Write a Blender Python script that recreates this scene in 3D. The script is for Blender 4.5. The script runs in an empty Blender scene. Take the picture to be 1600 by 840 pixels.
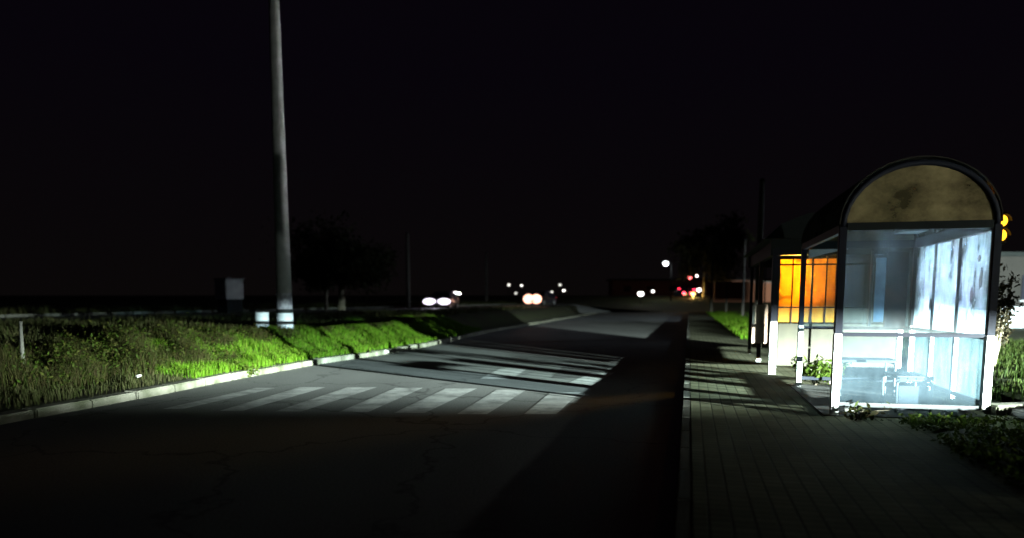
import bpy, bmesh, math, random
import numpy as np
from mathutils import Vector, Matrix
R = math.radians
random.seed(7); rng = np.random.default_rng(7)
SC = bpy.context.scene
COL = SC.collection

# ------------------------------------------------------------------ camera
F, YH, CY, HC = 1155.0, 468.0, 600.0, 1.5
PITCH = math.atan((CY - YH) / F)
cam = bpy.data.cameras.new('camera'); camo = bpy.data.objects.new('camera', cam); COL.objects.link(camo)
camo.location = (0, 0, HC); camo.rotation_euler = (R(90) - PITCH, 0, 0)
cam.sensor_width = 36; cam.lens = 36 * F / 1600; cam.shift_y = (CY - 420) / 1600
cam.clip_end = 2000; cam.clip_start = .05
cam.dof.use_dof = True; cam.dof.focus_distance = 9.6; cam.dof.aperture_fstop = .6
SC.camera = camo

# ------------------------------------------------------------------ world: night sky
w = bpy.data.worlds.new('World'); SC.world = w; w.use_nodes = True
nt = w.node_tree; bg = nt.nodes['Background']
tc = nt.nodes.new('ShaderNodeTexCoord'); sp = nt.nodes.new('ShaderNodeSeparateXYZ'); cr = nt.nodes.new('ShaderNodeValToRGB')
nt.links.new(tc.outputs['Generated'], sp.inputs[0]); nt.links.new(sp.outputs['Z'], cr.inputs[0])
cr.color_ramp.elements[0].position = 0.0; cr.color_ramp.elements[0].color = (.0034, .0026, .0026, 1)
cr.color_ramp.elements[1].position = .28; cr.color_ramp.elements[1].color = (.0024, .0015, .0034, 1)
nt.links.new(cr.outputs[0], bg.inputs[0]); bg.inputs[1].default_value = .85
SC.view_settings.view_transform = 'Standard'; SC.view_settings.look = 'None'
SC.view_settings.exposure = 0; SC.view_settings.gamma = 1
SC.cycles.use_denoising = True; SC.cycles.max_bounces = 8; SC.cycles.transparent_max_bounces = 24
SC.cycles.sample_clamp_indirect = 4; SC.cycles.caustics_reflective = False; SC.cycles.caustics_refractive = False

def light(name, kind, loc, col, power, parent=None, aim=None, size=None, blend=.1, radius=.08):
    l = bpy.data.lights.new(name, kind); l.color = col; l.energy = power; l.shadow_soft_size = radius
    o = bpy.data.objects.new(name, l); COL.objects.link(o); o.location = loc
    if kind == 'SPOT':
        l.spot_size = size; l.spot_blend = blend
    if aim is not None:
        o.rotation_euler = Vector(aim).to_track_quat('-Z', 'Y').to_euler()
    if parent: o.parent = parent
    return o
# one lorry's lamps right of the picture: a low strong beam with a hard lower cut-off and its weak stray light
LX, LY, LZ = 14.0, -1.4, 1.3
light('beam_main', 'SPOT', (LX, LY, LZ), (.84, 1.0, .93), 650000, aim=(0, .120, .993), size=R(180), blend=.03, radius=.035)
light('beam_stray', 'SPOT', (LX - 1.0, LY + 1.3, 1.38), (.93, 1, .88), 5600, aim=(-.80, .60, .46), size=R(80), blend=1, radius=.06)
# street light beside the far part of the road, hidden to the right behind the shelters
light('road_light', 'SPOT', (36, 46, 6), (.72, .86, 1), 17000, aim=(-25, 5, -5.2), size=R(105), blend=.7, radius=.2)
# added cold spot at ground level, brightening the shelter's back panes
light('back_pane_fill', 'SPOT', (9.4, 11.3, .55), (.84, .93, 1), 8000, aim=(5.72 - 9.4, 9.75 - 11.3, 1.95 - .55), size=R(42), blend=.8, radius=.12)
# added narrow spot, out of view to the right, lighting the tall column alone
light('column_fill', 'SPOT', (14, 27.5, 5.2), (1, .98, .96), 17000, aim=(-19.6, -8.6, 2.2), size=R(30), blend=.8, radius=.15)

# ------------------------------------------------------------------ helpers
def G(u, v, z=0):                                        # photo point -> place on a level z
    x = (u - 800) / F; y = -(v - CY) / F
    Y = math.cos(PITCH) + y * math.sin(PITCH); Z = -math.sin(PITCH) + y * math.cos(PITCH)
    t = (z - HC) / Z
    return x * t, Y * t
def D(u, v, d):                                          # photo point at depth d -> 3D point
    x = (u - 800) / F; y = -(v - CY) / F
    Y = math.cos(PITCH) + y * math.sin(PITCH); Z = -math.sin(PITCH) + y * math.cos(PITCH)
    t = d / Y
    return Vector((x * t, d, HC + Z * t))

def mat(name, col, rough=.8, var=.25, scale=6, metal=0, bump=0, spec=.3, col2=None, detail=5):
    m = bpy.data.materials.new(name); m.use_nodes = True; n = m.node_tree; b = n.nodes['Principled BSDF']
    b.inputs['Roughness'].default_value = rough; b.inputs['Metallic'].default_value = metal
    b.inputs['Specular IOR Level'].default_value = spec
    t = n.nodes.new('ShaderNodeTexCoord'); no = n.nodes.new('ShaderNodeTexNoise'); no.inputs['Scale'].default_value = scale
    no.inputs['Detail'].default_value = detail
    r = n.nodes.new('ShaderNodeValToRGB')
    c2 = col2 or tuple(c * (1 - var) for c in col)
    r.color_ramp.elements[0].color = (*c2, 1); r.color_ramp.elements[0].position = .35
    r.color_ramp.elements[1].color = (*col, 1); r.color_ramp.elements[1].position = .65
    n.links.new(t.outputs['Object'], no.inputs['Vector']); n.links.new(no.outputs['Fac'], r.inputs[0])
    n.links.new(r.outputs[0], b.inputs['Base Color'])
    if bump:
        n2 = n.nodes.new('ShaderNodeTexNoise'); n2.inputs['Scale'].default_value = scale * 12; n2.inputs['Detail'].default_value = 6
        n.links.new(t.outputs['Object'], n2.inputs['Vector'])
        bp = n.nodes.new('ShaderNodeBump'); bp.inputs['Strength'].default_value = bump; bp.inputs['Distance'].default_value = .02
        n.links.new(n2.outputs['Fac'], bp.inputs['Height']); n.links.new(bp.outputs[0], b.inputs['Normal'])
    return m
def emis(name, col, s):
    m = bpy.data.materials.new(name); m.use_nodes = True; n = m.node_tree
    b = n.nodes['Principled BSDF']; b.inputs['Base Color'].default_value = (*[c * .8 for c in col], 1)
    b.inputs['Emission Color'].default_value = (*col, 1); b.inputs['Emission Strength'].default_value = s
    return m
def leafmat(name, cols, rough=.7, trans=.35):
    m = bpy.data.materials.new(name); m.use_nodes = True; n = m.node_tree; b = n.nodes['Principled BSDF']; out = n.nodes['Material Output']
    g = n.nodes.new('ShaderNodeNewGeometry'); r = n.nodes.new('ShaderNodeValToRGB')
    while len(r.color_ramp.elements) < len(cols): r.color_ramp.elements.new(.5)
    for i, c in enumerate(cols):
        r.color_ramp.elements[i].position = i / (len(cols) - 1); r.color_ramp.elements[i].color = (*c, 1)
    n.links.new(g.outputs['Random Per Island'], r.inputs[0]); n.links.new(r.outputs[0], b.inputs['Base Color'])
    b.inputs['Roughness'].default_value = rough; b.inputs['Specular IOR Level'].default_value = .04
    tr = n.nodes.new('ShaderNodeBsdfTranslucent'); n.links.new(r.outputs[0], tr.inputs[0])
    mx = n.nodes.new('ShaderNodeMixShader'); mx.inputs[0].default_value = trans
    n.links.new(b.outputs[0], mx.inputs[1]); n.links.new(tr.outputs[0], mx.inputs[2]); n.links.new(mx.outputs[0], out.inputs[0])
    return m
def pane(name, tint, dirt, lo, hi, scale=3, stretch=.4, gloss=.06, trans=.5, lo_p=.35, hi_p=.75, height=None):
    """dirty sheet: clear part mixed with a scattering film whose amount follows streaky noise"""
    m = bpy.data.materials.new(name); m.use_nodes = True; n = m.node_tree; n.nodes.remove(n.nodes['Principled BSDF']); out = n.nodes['Material Output']
    L = n.links.new
    t = n.nodes.new('ShaderNodeTexCoord'); mp = n.nodes.new('ShaderNodeMapping'); mp.inputs['Scale'].default_value = (1, 1, stretch)
    no = n.nodes.new('ShaderNodeTexNoise'); no.inputs['Scale'].default_value = scale; no.inputs['Detail'].default_value = 7; no.inputs['Roughness'].default_value = .65
    mr = n.nodes.new('ShaderNodeMapRange'); mr.inputs['From Min'].default_value = lo_p; mr.inputs['From Max'].default_value = hi_p
    mr.inputs['To Min'].default_value = lo; mr.inputs['To Max'].default_value = hi
    L(t.outputs['Object'], mp.inputs[0]); L(mp.outputs[0], no.inputs['Vector']); L(no.outputs['Fac'], mr.inputs['Value'])
    tp = n.nodes.new('ShaderNodeBsdfTransparent'); tp.inputs[0].default_value = (*tint, 1)
    df = n.nodes.new('ShaderNodeBsdfDiffuse'); df.inputs[0].default_value = (*dirt, 1)
    tl = n.nodes.new('ShaderNodeBsdfTranslucent'); tl.inputs[0].default_value = (*dirt, 1)
    m1 = n.nodes.new('ShaderNodeMixShader'); m1.inputs[0].default_value = trans; L(df.outputs[0], m1.inputs[1]); L(tl.outputs[0], m1.inputs[2])
    m2 = n.nodes.new('ShaderNodeMixShader'); L(mr.outputs[0], m2.inputs[0]); L(tp.outputs[0], m2.inputs[1]); L(m1.outputs[0], m2.inputs[2])
    gl = n.nodes.new('ShaderNodeBsdfGlossy'); gl.inputs['Roughness'].default_value = .06
    m3 = n.nodes.new('ShaderNodeMixShader'); m3.inputs[0].default_value = gloss; L(m2.outputs[0], m3.inputs[1]); L(gl.outputs[0], m3.inputs[2])
    L(m3.outputs[0], out.inputs[0])
    return m

class MB:
    def __init__(s): s.v = []; s.f = []
    def add(s, vs, fs):
        k = len(s.v); s.v += [tuple(v) for v in vs]; s.f += [tuple(i + k for i in f) for f in fs]; return s
    def box(s, c, d, rz=0, bev=0):
        x, y, z = [q / 2 for q in d]; M = Matrix.Rotation(rz, 3, 'Z'); c = Vector(c)
        if bev <= 0:
            vs = [c + M @ Vector(p) for p in [(-x,-y,-z),(x,-y,-z),(x,y,-z),(-x,y,-z),(-x,-y,z),(x,-y,z),(x,y,z),(-x,y,z)]]
            return s.add(vs, [(3,2,1,0),(4,5,6,7),(0,1,5,4),(1,2,6,5),(2,3,7,6),(3,0,4,7)])
        bm = bmesh.new(); bmesh.ops.create_cube(bm, size=1)
        for v in bm.verts: v.co = Vector((v.co.x*2*x, v.co.y*2*y, v.co.z*2*z))
        bmesh.ops.bevel(bm, geom=bm.edges[:], offset=min(bev, x*.9, y*.9, z*.9), segments=2, affect='EDGES')
        bm.verts.index_update()
        s.add([c + M @ v.co for v in bm.verts], [tuple(v.index for v in f.verts) for f in bm.faces]); bm.free(); return s
    def tube(s, pts, r, n=10, cap=True):
        pts = [Vector(p) for p in pts]; rs = r if isinstance(r, (list, tuple)) else [r] * len(pts); k = len(s.v)
        ref = None
        for i, p in enumerate(pts):
            d = (pts[min(i+1, len(pts)-1)] - pts[max(i-1, 0)]).normalized()
            a = ref if ref is not None and abs(ref.dot(d)) < .95 else (Vector((1,0,0)) if abs(d.x) < .8 else Vector((0,1,0)))
            e1 = (a - d * a.dot(d)).normalized(); ref = e1; e2 = d.cross(e1)
            for j in range(n):
                t = 2*math.pi*j/n; s.v.append(tuple(p + (e1*math.cos(t) + e2*math.sin(t)) * rs[i]))
        for i in range(len(pts)-1):
            for j in range(n):
                s.f.append((k+i*n+j, k+i*n+(j+1)%n, k+(i+1)*n+(j+1)%n, k+(i+1)*n+j))
        if cap:
            s.f.append(tuple(k+j for j in range(n))[::-1]); s.f.append(tuple(k+(len(pts)-1)*n+j for j in range(n)))
        return s
    def sphere(s, c, r, n=12, sc=(1,1,1)):
        c = Vector(c); vs = []; fs = []; m = n // 2
        for i in range(m+1):
            a = math.pi*i/m
            for j in range(n):
                b = 2*math.pi*j/n; vs.append(c + Vector((r*sc[0]*math.sin(a)*math.cos(b), r*sc[1]*math.sin(a)*math.sin(b), r*sc[2]*math.cos(a))))
        for i in range(m):
            for j in range(n): fs.append((i*n+j, (i+1)*n+j, (i+1)*n+(j+1)%n, i*n+(j+1)%n))
        return s.add(vs, fs)
    def build(s, name, m, parent=None, smooth=False, off=None):
        me = bpy.data.meshes.new(name); vs = s.v
        me.from_pydata(vs, [], s.f); me.update(); me.materials.append(m)
        if smooth:
            me.polygons.foreach_set('use_smooth', [True]*len(me.polygons))
        o = bpy.data.objects.new(name, me); COL.objects.link(o)
        if parent: o.parent = parent
        return o
def tag(o, label=None, cat=None, group=None, kind=None):
    if label: o['label'] = label
    if cat: o['category'] = cat
    if group: o['group'] = group
    if kind: o['kind'] = kind
    return o
def thing(name, loc, label, cat, group=None, rz=0):
    o = bpy.data.objects.new(name, None); COL.objects.link(o); o.location = loc; o.rotation_euler = (0, 0, rz); o.empty_display_size = .2
    return tag(o, label, cat, group)
def dup(root, loc, rz, label, name=None):
    r = root.copy(); COL.objects.link(r); r.location = loc; r.rotation_euler = (0, 0, rz); r['label'] = label
    def rec(a, b):
        for ch in a.children:
            c = ch.copy(); COL.objects.link(c); c.parent = b; rec(ch, c)
    rec(root, r); return r
def smooth(t): t = max(0., min(1., t)); return t*t*(3-2*t)
def nz(x, y, s=1.): return (math.sin(x*1.7*s+y*.9*s)+math.sin(x*.63*s-y*2.1*s+1.3)+math.sin(x*3.1*s+y*2.7*s+.7))/3

# ------------------------------------------------------------------ materials
# asphalt
def asphalt():
    m = bpy.data.materials.new('asphalt'); m.use_nodes = True; n = m.node_tree; b = n.nodes['Principled BSDF']; L = n.links.new
    t = n.nodes.new('ShaderNodeTexCoord')
    a = n.nodes.new('ShaderNodeTexNoise'); a.inputs['Scale'].default_value = .35; a.inputs['Detail'].default_value = 8
    mp = n.nodes.new('ShaderNodeMapping'); mp.inputs['Scale'].default_value = (1, .35, 1); mp.inputs['Rotation'].default_value = (0, 0, R(13)); L(t.outputs['Object'], mp.inputs[0]); L(mp.outputs[0], a.inputs['Vector'])
    r = n.nodes.new('ShaderNodeValToRGB'); r.color_ramp.elements[0].position = .3; r.color_ramp.elements[0].color = (.115, .12, .118, 1)
    r.color_ramp.elements[1].position = .7; r.color_ramp.elements[1].color = (.19, .198, .192, 1); L(a.outputs['Fac'], r.inputs[0])
    c = n.nodes.new('ShaderNodeTexNoise'); c.inputs['Scale'].default_value = 45; c.inputs['Detail'].default_value = 4; L(t.outputs['Object'], c.inputs['Vector'])
    r2 = n.nodes.new('ShaderNodeValToRGB'); r2.color_ramp.elements[0].position = .3; r2.color_ramp.elements[0].color = (.6, .6, .6, 1)
    r2.color_ramp.elements[1].position = .7; r2.color_ramp.elements[1].color = (1.2, 1.2, 1.2, 1); L(c.outputs['Fac'], r2.inputs[0])
    mx = n.nodes.new('ShaderNodeMix'); mx.data_type = 'RGBA'; mx.blend_type = 'MULTIPLY'; mx.inputs[0].default_value = 1
    L(r.outputs[0], mx.inputs[6]); L(r2.outputs[0], mx.inputs[7])
    dn = n.nodes.new('ShaderNodeTexNoise'); dn.inputs['Scale'].default_value = 1.7; dn.inputs['Detail'].default_value = 6; L(t.outputs['Object'], dn.inputs['Vector'])
    vm = n.nodes.new('ShaderNodeVectorMath'); vm.operation = 'MULTIPLY_ADD'; vm.inputs[1].default_value = (1.1, 1.1, 0); L(dn.outputs['Color'], vm.inputs[0]); L(t.outputs['Object'], vm.inputs[2])
    vo = n.nodes.new('ShaderNodeTexVoronoi'); vo.feature = 'DISTANCE_TO_EDGE'; vo.inputs['Scale'].default_value = .33; L(vm.outputs[0], vo.inputs['Vector'])
    r3 = n.nodes.new('ShaderNodeValToRGB'); r3.color_ramp.elements[0].position = .0; r3.color_ramp.elements[0].color = (.35, .35, .35, 1); r3.color_ramp.elements[1].position = .012; r3.color_ramp.elements[1].color = (1, 1, 1, 1); L(vo.outputs['Distance'], r3.inputs[0])
    m4 = n.nodes.new('ShaderNodeMix'); m4.data_type = 'RGBA'; m4.blend_type = 'MULTIPLY'; m4.inputs[0].default_value = .8; L(mx.outputs[2], m4.inputs[6]); L(r3.outputs[0], m4.inputs[7]); mx = m4
    L(mx.outputs[2], b.inputs['Base Color']); b.inputs['Roughness'].default_value = .8; b.inputs['Specular IOR Level'].default_value = .12
    bp = n.nodes.new('ShaderNodeBump'); bp.inputs['Strength'].default_value = .12; bp.inputs['Distance'].default_value = .01; L(c.outputs['Fac'], bp.inputs['Height']); L(bp.outputs[0], b.inputs['Normal'])
    return m
def worn_paint():
    m = asphalt(); m.name = 'worn_white_paint'; n = m.node_tree; b = n.nodes['Principled BSDF']; L = n.links.new
    t = n.nodes.new('ShaderNodeTexCoord'); a = n.nodes.new('ShaderNodeTexNoise'); a.inputs['Scale'].default_value = 2.2; a.inputs['Detail'].default_value = 9; a.inputs['Roughness'].default_value = .7
    L(t.outputs['Object'], a.inputs['Vector'])
    r = n.nodes.new('ShaderNodeValToRGB'); r.color_ramp.elements[0].position = .36; r.color_ramp.elements[1].position = .62; L(a.outputs['Fac'], r.inputs[0])
    r.color_ramp.elements[0].color = (.1, .1, .1, 1); r.color_ramp.elements[1].color = (.62, .62, .62, 1)
    src = b.inputs['Base Color'].links[0].from_socket
    mx = n.nodes.new('ShaderNodeMix'); mx.data_type = 'RGBA'; mx.inputs[7].default_value = (.56, .58, .57, 1)
    L(r.outputs[0], mx.inputs[0]); L(src, mx.inputs[6]); L(mx.outputs[2], b.inputs['Base Color'])
    return m
def pavers():
    m = bpy.data.materials.new('block_paving'); m.use_nodes = True; n = m.node_tree; b = n.nodes['Principled BSDF']; L = n.links.new
    t = n.nodes.new('ShaderNodeTexCoord'); mp = n.nodes.new('ShaderNodeMapping'); mp.inputs['Rotation'].default_value = (0, 0, R(13.6)); L(t.outputs['Object'], mp.inputs[0])
    br = n.nodes.new('ShaderNodeTexBrick'); br.inputs['Scale'].default_value = 1; br.offset = 0
    br.inputs['Brick Width'].default_value = .14; br.inputs['Row Height'].default_value = .12; br.inputs['Mortar Size'].default_value = .009; br.inputs['Mortar Smooth'].default_value = .3
    br.inputs['Color1'].default_value = (.15, .156, .105, 1); br.inputs['Color2'].default_value = (.11, .114, .076, 1); br.inputs['Mortar'].default_value = (.03, .032, .02, 1)
    L(mp.outputs[0], br.inputs['Vector'])
    a = n.nodes.new('ShaderNodeTexNoise'); a.inputs['Scale'].default_value = 1.3; a.inputs['Detail'].default_value = 8; L(t.outputs['Object'], a.inputs['Vector'])
    r = n.nodes.new('ShaderNodeValToRGB'); r.color_ramp.elements[0].position = .3; r.color_ramp.elements[0].color = (.5, .5, .45, 1); r.color_ramp.elements[1].position = .7; r.color_ramp.elements[1].color = (1, 1, 1, 1); L(a.outputs['Fac'], r.inputs[0])
    mx = n.nodes.new('ShaderNodeMix'); mx.data_type = 'RGBA'; mx.blend_type = 'MULTIPLY'; mx.inputs[0].default_value = 1
    L(br.outputs['Color'], mx.inputs[6]); L(r.outputs[0], mx.inputs[7]); L(mx.outputs[2], b.inputs['Base Color']); b.inputs['Roughness'].default_value = .95; b.inputs['Specular IOR Level'].default_value = .03
    iv = n.nodes.new('ShaderNodeMath'); iv.operation = 'SUBTRACT'; iv.inputs[0].default_value = 1; L(br.outputs['Fac'], iv.inputs[1])
    bp = n.nodes.new('ShaderNodeBump'); bp.inputs['Strength'].default_value = .5; bp.inputs['Distance'].default_value = .01; L(iv.outputs[0], bp.inputs['Height']); L(bp.outputs[0], b.inputs['Normal'])
    return m
M_asph = asphalt(); M_paint = worn_paint(); M_pave = pavers()
M_soil = mat('grassy_soil', (.035, .05, .018), .95, col2=(.028, .026, .015), scale=1.2, bump=.5, spec=.1)
M_verge = mat('verge_soil', (0.0225, 0.0300, 0.0100), .95, col2=(0.0200, 0.0160, 0.0100), scale=1.5, bump=.6, spec=.1)
M_kerb = mat('kerb_concrete', (0.1125, 0.1087, 0.0863), .9, col2=(0.0375, 0.0413, 0.0225), scale=2.5, bump=.6)
M_kerb2 = mat('dark_kerb_concrete', (.07, .07, .06), .95, scale=3, bump=.4, spec=.04)
M_conc = mat('column_concrete', (.21, .215, .215), .8, scale=5, bump=.2)
M_whiteb = mat('blueish_white_paint', (0.3100, 0.3500, 0.3800), .6, var=.2, scale=3)
M_white = mat('chipped_white_paint', (0.3900, 0.4000, 0.4000), .5, var=.25, scale=9)
M_dark = mat('dark_painted_steel', (.008, .009, .015), .6, var=.3, scale=8, spec=.12)
M_darkg = mat('dark_green_steel', (.008, .01, .01), .7, var=.3, scale=8, spec=.1)
M_poster = mat('faded_notice_paper', (0.2640, 0.2640, 0.3000), .8, col2=(0.1200, 0.1200, 0.1500), scale=9)
M_plank = mat('bench_slats', (0.0210, 0.0252, 0.0357), .5, var=.3, scale=7)
M_trim = mat('bare_metal_edge', (0.0670, 0.0713, 0.0756), .35, var=.2, scale=10)
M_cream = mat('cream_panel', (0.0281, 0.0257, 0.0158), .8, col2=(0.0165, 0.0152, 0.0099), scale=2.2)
M_pink = mat('dull_pink_board', (0.2400, 0.1620, 0.1200), .8, col2=(0.1800, 0.1200, 0.0900), scale=4)
M_wall = mat('render_wall', (0.0112, 0.0101, 0.0091), .9, scale=1)
M_wwall = mat('whitewashed_wall', (0.2480, 0.2600, 0.2800), .8, scale=1.5)
M_bark = mat('bark', (.13, .11, .08), .9, scale=8, bump=.5)
M_wood = mat('weathered_wood', (.045, .044, .037), .85, scale=10)
M_carp = mat('dark_car_paint', (.02, .022, .03), .3, var=.1, spec=.5)
M_glassd = mat('car_glass', (.006, .007, .009), .08, var=0, spec=.5)
M_tyre = mat('tyre_rubber', (.012, .012, .012), .8)
M_litter = mat('crumpled_paper', (0.3500, 0.3500, 0.3400), .7, var=.2, scale=20)
M_board = mat('dark_board', (.02, .017, .02), .7, col2=(.05, .028, .022), scale=3)
P_clear = pane('dirty_clear_sheet', (.93, .97, .98), (.6, .67, .7), .02, .2, scale=2.2, stretch=.6, gloss=.05, lo_p=.3, hi_p=.85)
P_low = pane('hazy_lower_sheet', (.9, .95, .98), (.065, .09, .11), .06, .36, scale=2.0, stretch=.8, gloss=.05, lo_p=.3, hi_p=.8)
P_frost = pane('frosted_wall_sheet', (.7, .85, .95), (.68, .75, .8), .22, .97, scale=4.5, stretch=.35, gloss=.04, trans=.7, lo_p=.38, hi_p=.66)
P_frostlow = pane('frosted_lower_sheet', (.93, .97, .97), (.14, .2, .23), .02, .22, scale=3.0, stretch=.4, gloss=.04, trans=.7, lo_p=.3, hi_p=.75)
P_rear = pane('greyish_rear_sheet', (.8, .86, .86), (.42, .47, .46), .03, .2, scale=3, stretch=.3, gloss=.04)
P_smoke = pane('smoked_brown_gable_sheet', (.2, .17, .1), (.46, .37, .19), .1, .9, scale=1.3, stretch=1.4, gloss=.05, trans=.3)
P_amber = pane('orange_sheet', (.95, .6, .2), (.95, .55, .1), .75, .99, scale=4, stretch=.12, gloss=.03, trans=.75)
P_roof = pane('roof_sheet', (.08, .075, .06), (.03, .028, .024), .6, .95, scale=2, stretch=1, gloss=.04, trans=.1)
L_grass = leafmat('grass_blades', [(0.0251, 0.0657, 0.0022), (0.0359, 0.0889, 0.0036), (0.0466, 0.0966, 0.0054), (0.0538, 0.0773, 0.0090), (0.0269, 0.0734, 0.0022)])
L_dry = leafmat('dry_weed_stems', [(0.0122, 0.0173, 0.0034), (0.0231, 0.0188, 0.0067), (0.0109, 0.0202, 0.0027), (0.0163, 0.0116, 0.0050), (0.0082, 0.0087, 0.0027)])
L_dim = leafmat('rough_field_grass', [(0.0150, 0.0193, 0.0048), (0.0250, 0.0275, 0.0100), (0.0300, 0.0275, 0.0120), (0.0175, 0.0248, 0.0060)])
L_leaf = leafmat('weed_leaves', [(0.0144, 0.0302, 0.0029), (0.0252, 0.0437, 0.0049), (0.0396, 0.0538, 0.0073), (0.0180, 0.0269, 0.0049)])
L_leaf2 = leafmat('shaded_weed_blades', [(0.0054, 0.0113, 0.0019), (0.0095, 0.0176, 0.0024), (0.0162, 0.0227, 0.0048), (0.0068, 0.0101, 0.0024)])
L_bush = leafmat('bushy_weed_leaves', [(0.0081, 0.0149, 0.0017), (0.0149, 0.0254, 0.0026), (0.0216, 0.0224, 0.0044), (0.0095, 0.0090, 0.0022), (0.0135, 0.0269, 0.0022)])
L_crown = leafmat('tree_leaves', [(.012, .014, .006), (.016, .018, .008), (.02, .02, .01)])
L_shrub = leafmat('brownish_shrub_leaves', [(0.0105, 0.0123, 0.0070), (0.0280, 0.0210, 0.0123), (0.0175, 0.0175, 0.0070)])

# ------------------------------------------------------------------ setting
LK = [(-6.6, -6), (-6.5, 4), (-6.23, 8.88), (-5.95, 9.97), (-5.61, 11.69), (-5.23, 14.1), (-4.57, 17.38), (-3.53, 20.48), (-2.59, 24.9), (-1.03, 34.93), (2.2, 49.98), (10.34, 87.59), (11.2, 92)]
lkx = lambda y: float(np.interp(y, [p[1] for p in LK], [p[0] for p in LK]))
rkx = lambda y: .93 + .238 * (y - 4.15) if y > -6 else -1.5
def strip(x0, x1, ys, nx, zf):
    mb = MB(); vs = []; fs = []
    for y in ys:
        a, b = x0(y), x1(y)
        for i in range(nx + 1):
            x = a + (b - a) * i / nx; vs.append((x, y, zf(x, y)))
    for j in range(len(ys) - 1):
        for i in range(nx):
            k = j * (nx + 1) + i; fs.append((k, k+1, k+nx+2, k+nx+1))
    return mb.add(vs, fs)
YS = list(np.concatenate([np.arange(-6, 30, .5), np.arange(30, 92.1, 2)]))
road = strip(lkx, rkx, YS, 4, lambda x, y: 0).build('road', M_asph); tag(road, kind='structure')
PAVE_W = 4.2
pavew = lambda y: 2.5 + (PAVE_W - 2.5) * smooth((y - 7.6) / .9)
pav = strip(lambda y: rkx(y) + .12, lambda y: rkx(y) + .12 + pavew(y), list(np.arange(-6, 7, .5)) + list(np.arange(7, 9, .1)) + [y for y in YS if y >= 9], 2, lambda x, y: .13).build('pavement', M_pave); tag(pav, kind='structure')
plateau = lambda y: .26 + .34 * smooth((y - 10.5) / 6.5)
def fieldz(x, y): return plateau(y) + .007 * max(0, y - 20)
def vergez(x, y):
    o = lkx(y) - .22 - x
    return .13 + (fieldz(x, y) - .13) * smooth(o / 2.2) + (.05 * nz(x, y) * smooth(o / .6) if o < 6 else 0)
# verge and the field beyond it, one sheet
mb = MB(); offs = [.2, .35, .6, .9, 1.2, 1.6, 2, 2.5, 3.2, 4, 6, 9, 14, 25, 50, 100, 200]; vs = []; fs = []
for y in YS:
    for o in offs:
        x = lkx(y) - o; vs.append((x, y, vergez(x, y)))
for j in range(len(YS) - 1):
    for i in range(len(offs) - 1):
        k = j * len(offs) + i; fs.append((k+1, k, k+len(offs), k+len(offs)+1))
verge = mb.add(vs, fs).build('grass_verge', M_verge, smooth=True); tag(verge, kind='structure')
# ground right of the pavement
rz_ = lambda x, y: .128 + .16 * smooth((x - (rkx(y) + PAVE_W - .6)) / 1.3) + .012 * (1 + nz(x*2, y*2)) * smooth((x - (rkx(y) + pavew(y))) / .2)
gr = strip(lambda y: rkx(y) + pavew(y) + .13, lambda y: rkx(y) + PAVE_W + 6, YS, 30, rz_).build('grass_ground', M_soil, smooth=True); tag(gr, kind='structure')
strip(lambda y: rkx(y) + PAVE_W + 5.98, lambda y: 220, YS, 3, lambda x, y: .285).build('field', M_soil); tag(bpy.data.objects['field'], kind='structure')
def GT(u, v):                                            # photo point -> place on the verge
    z = .5
    for _ in range(30):
        x, y = G(u, v, z); z = .5 * z + .5 * vergez(x, y)
    return x, y, z
# rising ground beyond the end of the road
def backz(x, y):
    base = 1.1 * smooth((12 - x) / 4)
    return base + (2.3 - base) * smooth((y - 91) / 36)
YB = [91.9, 94, 98, 103, 108, 114, 120, 127, 135, 160, 220, 400, 900]
bk = strip(lambda y: -260 - y*.3, lambda y: 260 + y*.3, YB, 60, backz).build('rising_ground', M_soil, smooth=True); tag(bk, kind='structure')
# deep base so that no gap shows
tag(MB().box((0, 400, -1.2), (1800, 1000, .1)).build('ground', M_soil), kind='structure')
tag(MB().box((0, -20, -.3), (400, 30, .1)).build('near_ground', M_soil), kind='structure')

# kerbs
def kerb(name, fx, y0, y1, side, m, h=.13, w_=.2, seg=.9, jit=.018):
    mb = MB(); y = y0
    while y < y1:
        L_ = seg if y < 45 else 3
        a = Vector((fx(y), y, 0)); b = Vector((fx(y + L_ - .015), y + L_ - .015, 0)); d = (b - a); c = (a + b) / 2 + Vector((side * w_ / 2, 0, 0))
        dz = random.uniform(-jit, jit); dx = random.uniform(-jit, jit)
        mb.box((c.x + dx, c.y, (h + dz) / 2 - .06), (w_, d.length, h + dz + .12), -math.atan2(d.x, d.y), bev=.018)
        y += L_
    return tag(mb.build(name, m), kind='structure')
kerb('verge_kerb', lkx, 4, 90, -1, M_kerb, h=.12, w_=.26, jit=.012)
kerb('pavement_kerb', rkx, -4, 90, 1, M_kerb2, h=.134, w_=.12, jit=.002)

# zebra stripes: slabs of worn paint, children of the road
ST = [((254,286,638),(400,432,605)), ((343,379,641),(468,509,604)), ((430,471,642),(543,589,604)), ((529,575,643),(618,661,605)),
      ((616,664,644),(696,745,606)), ((714,761,646),(776,823,608)), ((819,869,646),(860,907,612)), ((749,800,591),(783,825,574)), ((880,925,600),(925,960,582))]
for (a, b, v0), (c, d, v1) in ST:
    p = [(*G(a, v0), .002), (*G(b, v0), .002), (*G(d, v1), .002), (*G(c, v1), .002)]
    s_ = MB().add(p, [(0, 1, 2, 3)]).build('painted_stripe', M_paint, road); 
# one darker patch on the asphalt
M_patch = mat('darker_asphalt', (.045, .046, .046), .8, scale=30, bump=.2)
p = [(*G(860, 590), .001), (*G(925, 591), .001), (*G(950, 574), .001), (*G(880, 572), .001)]
MB().add(p, [(0, 1, 2, 3)]).build('dark_patch', M_patch, road)

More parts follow.
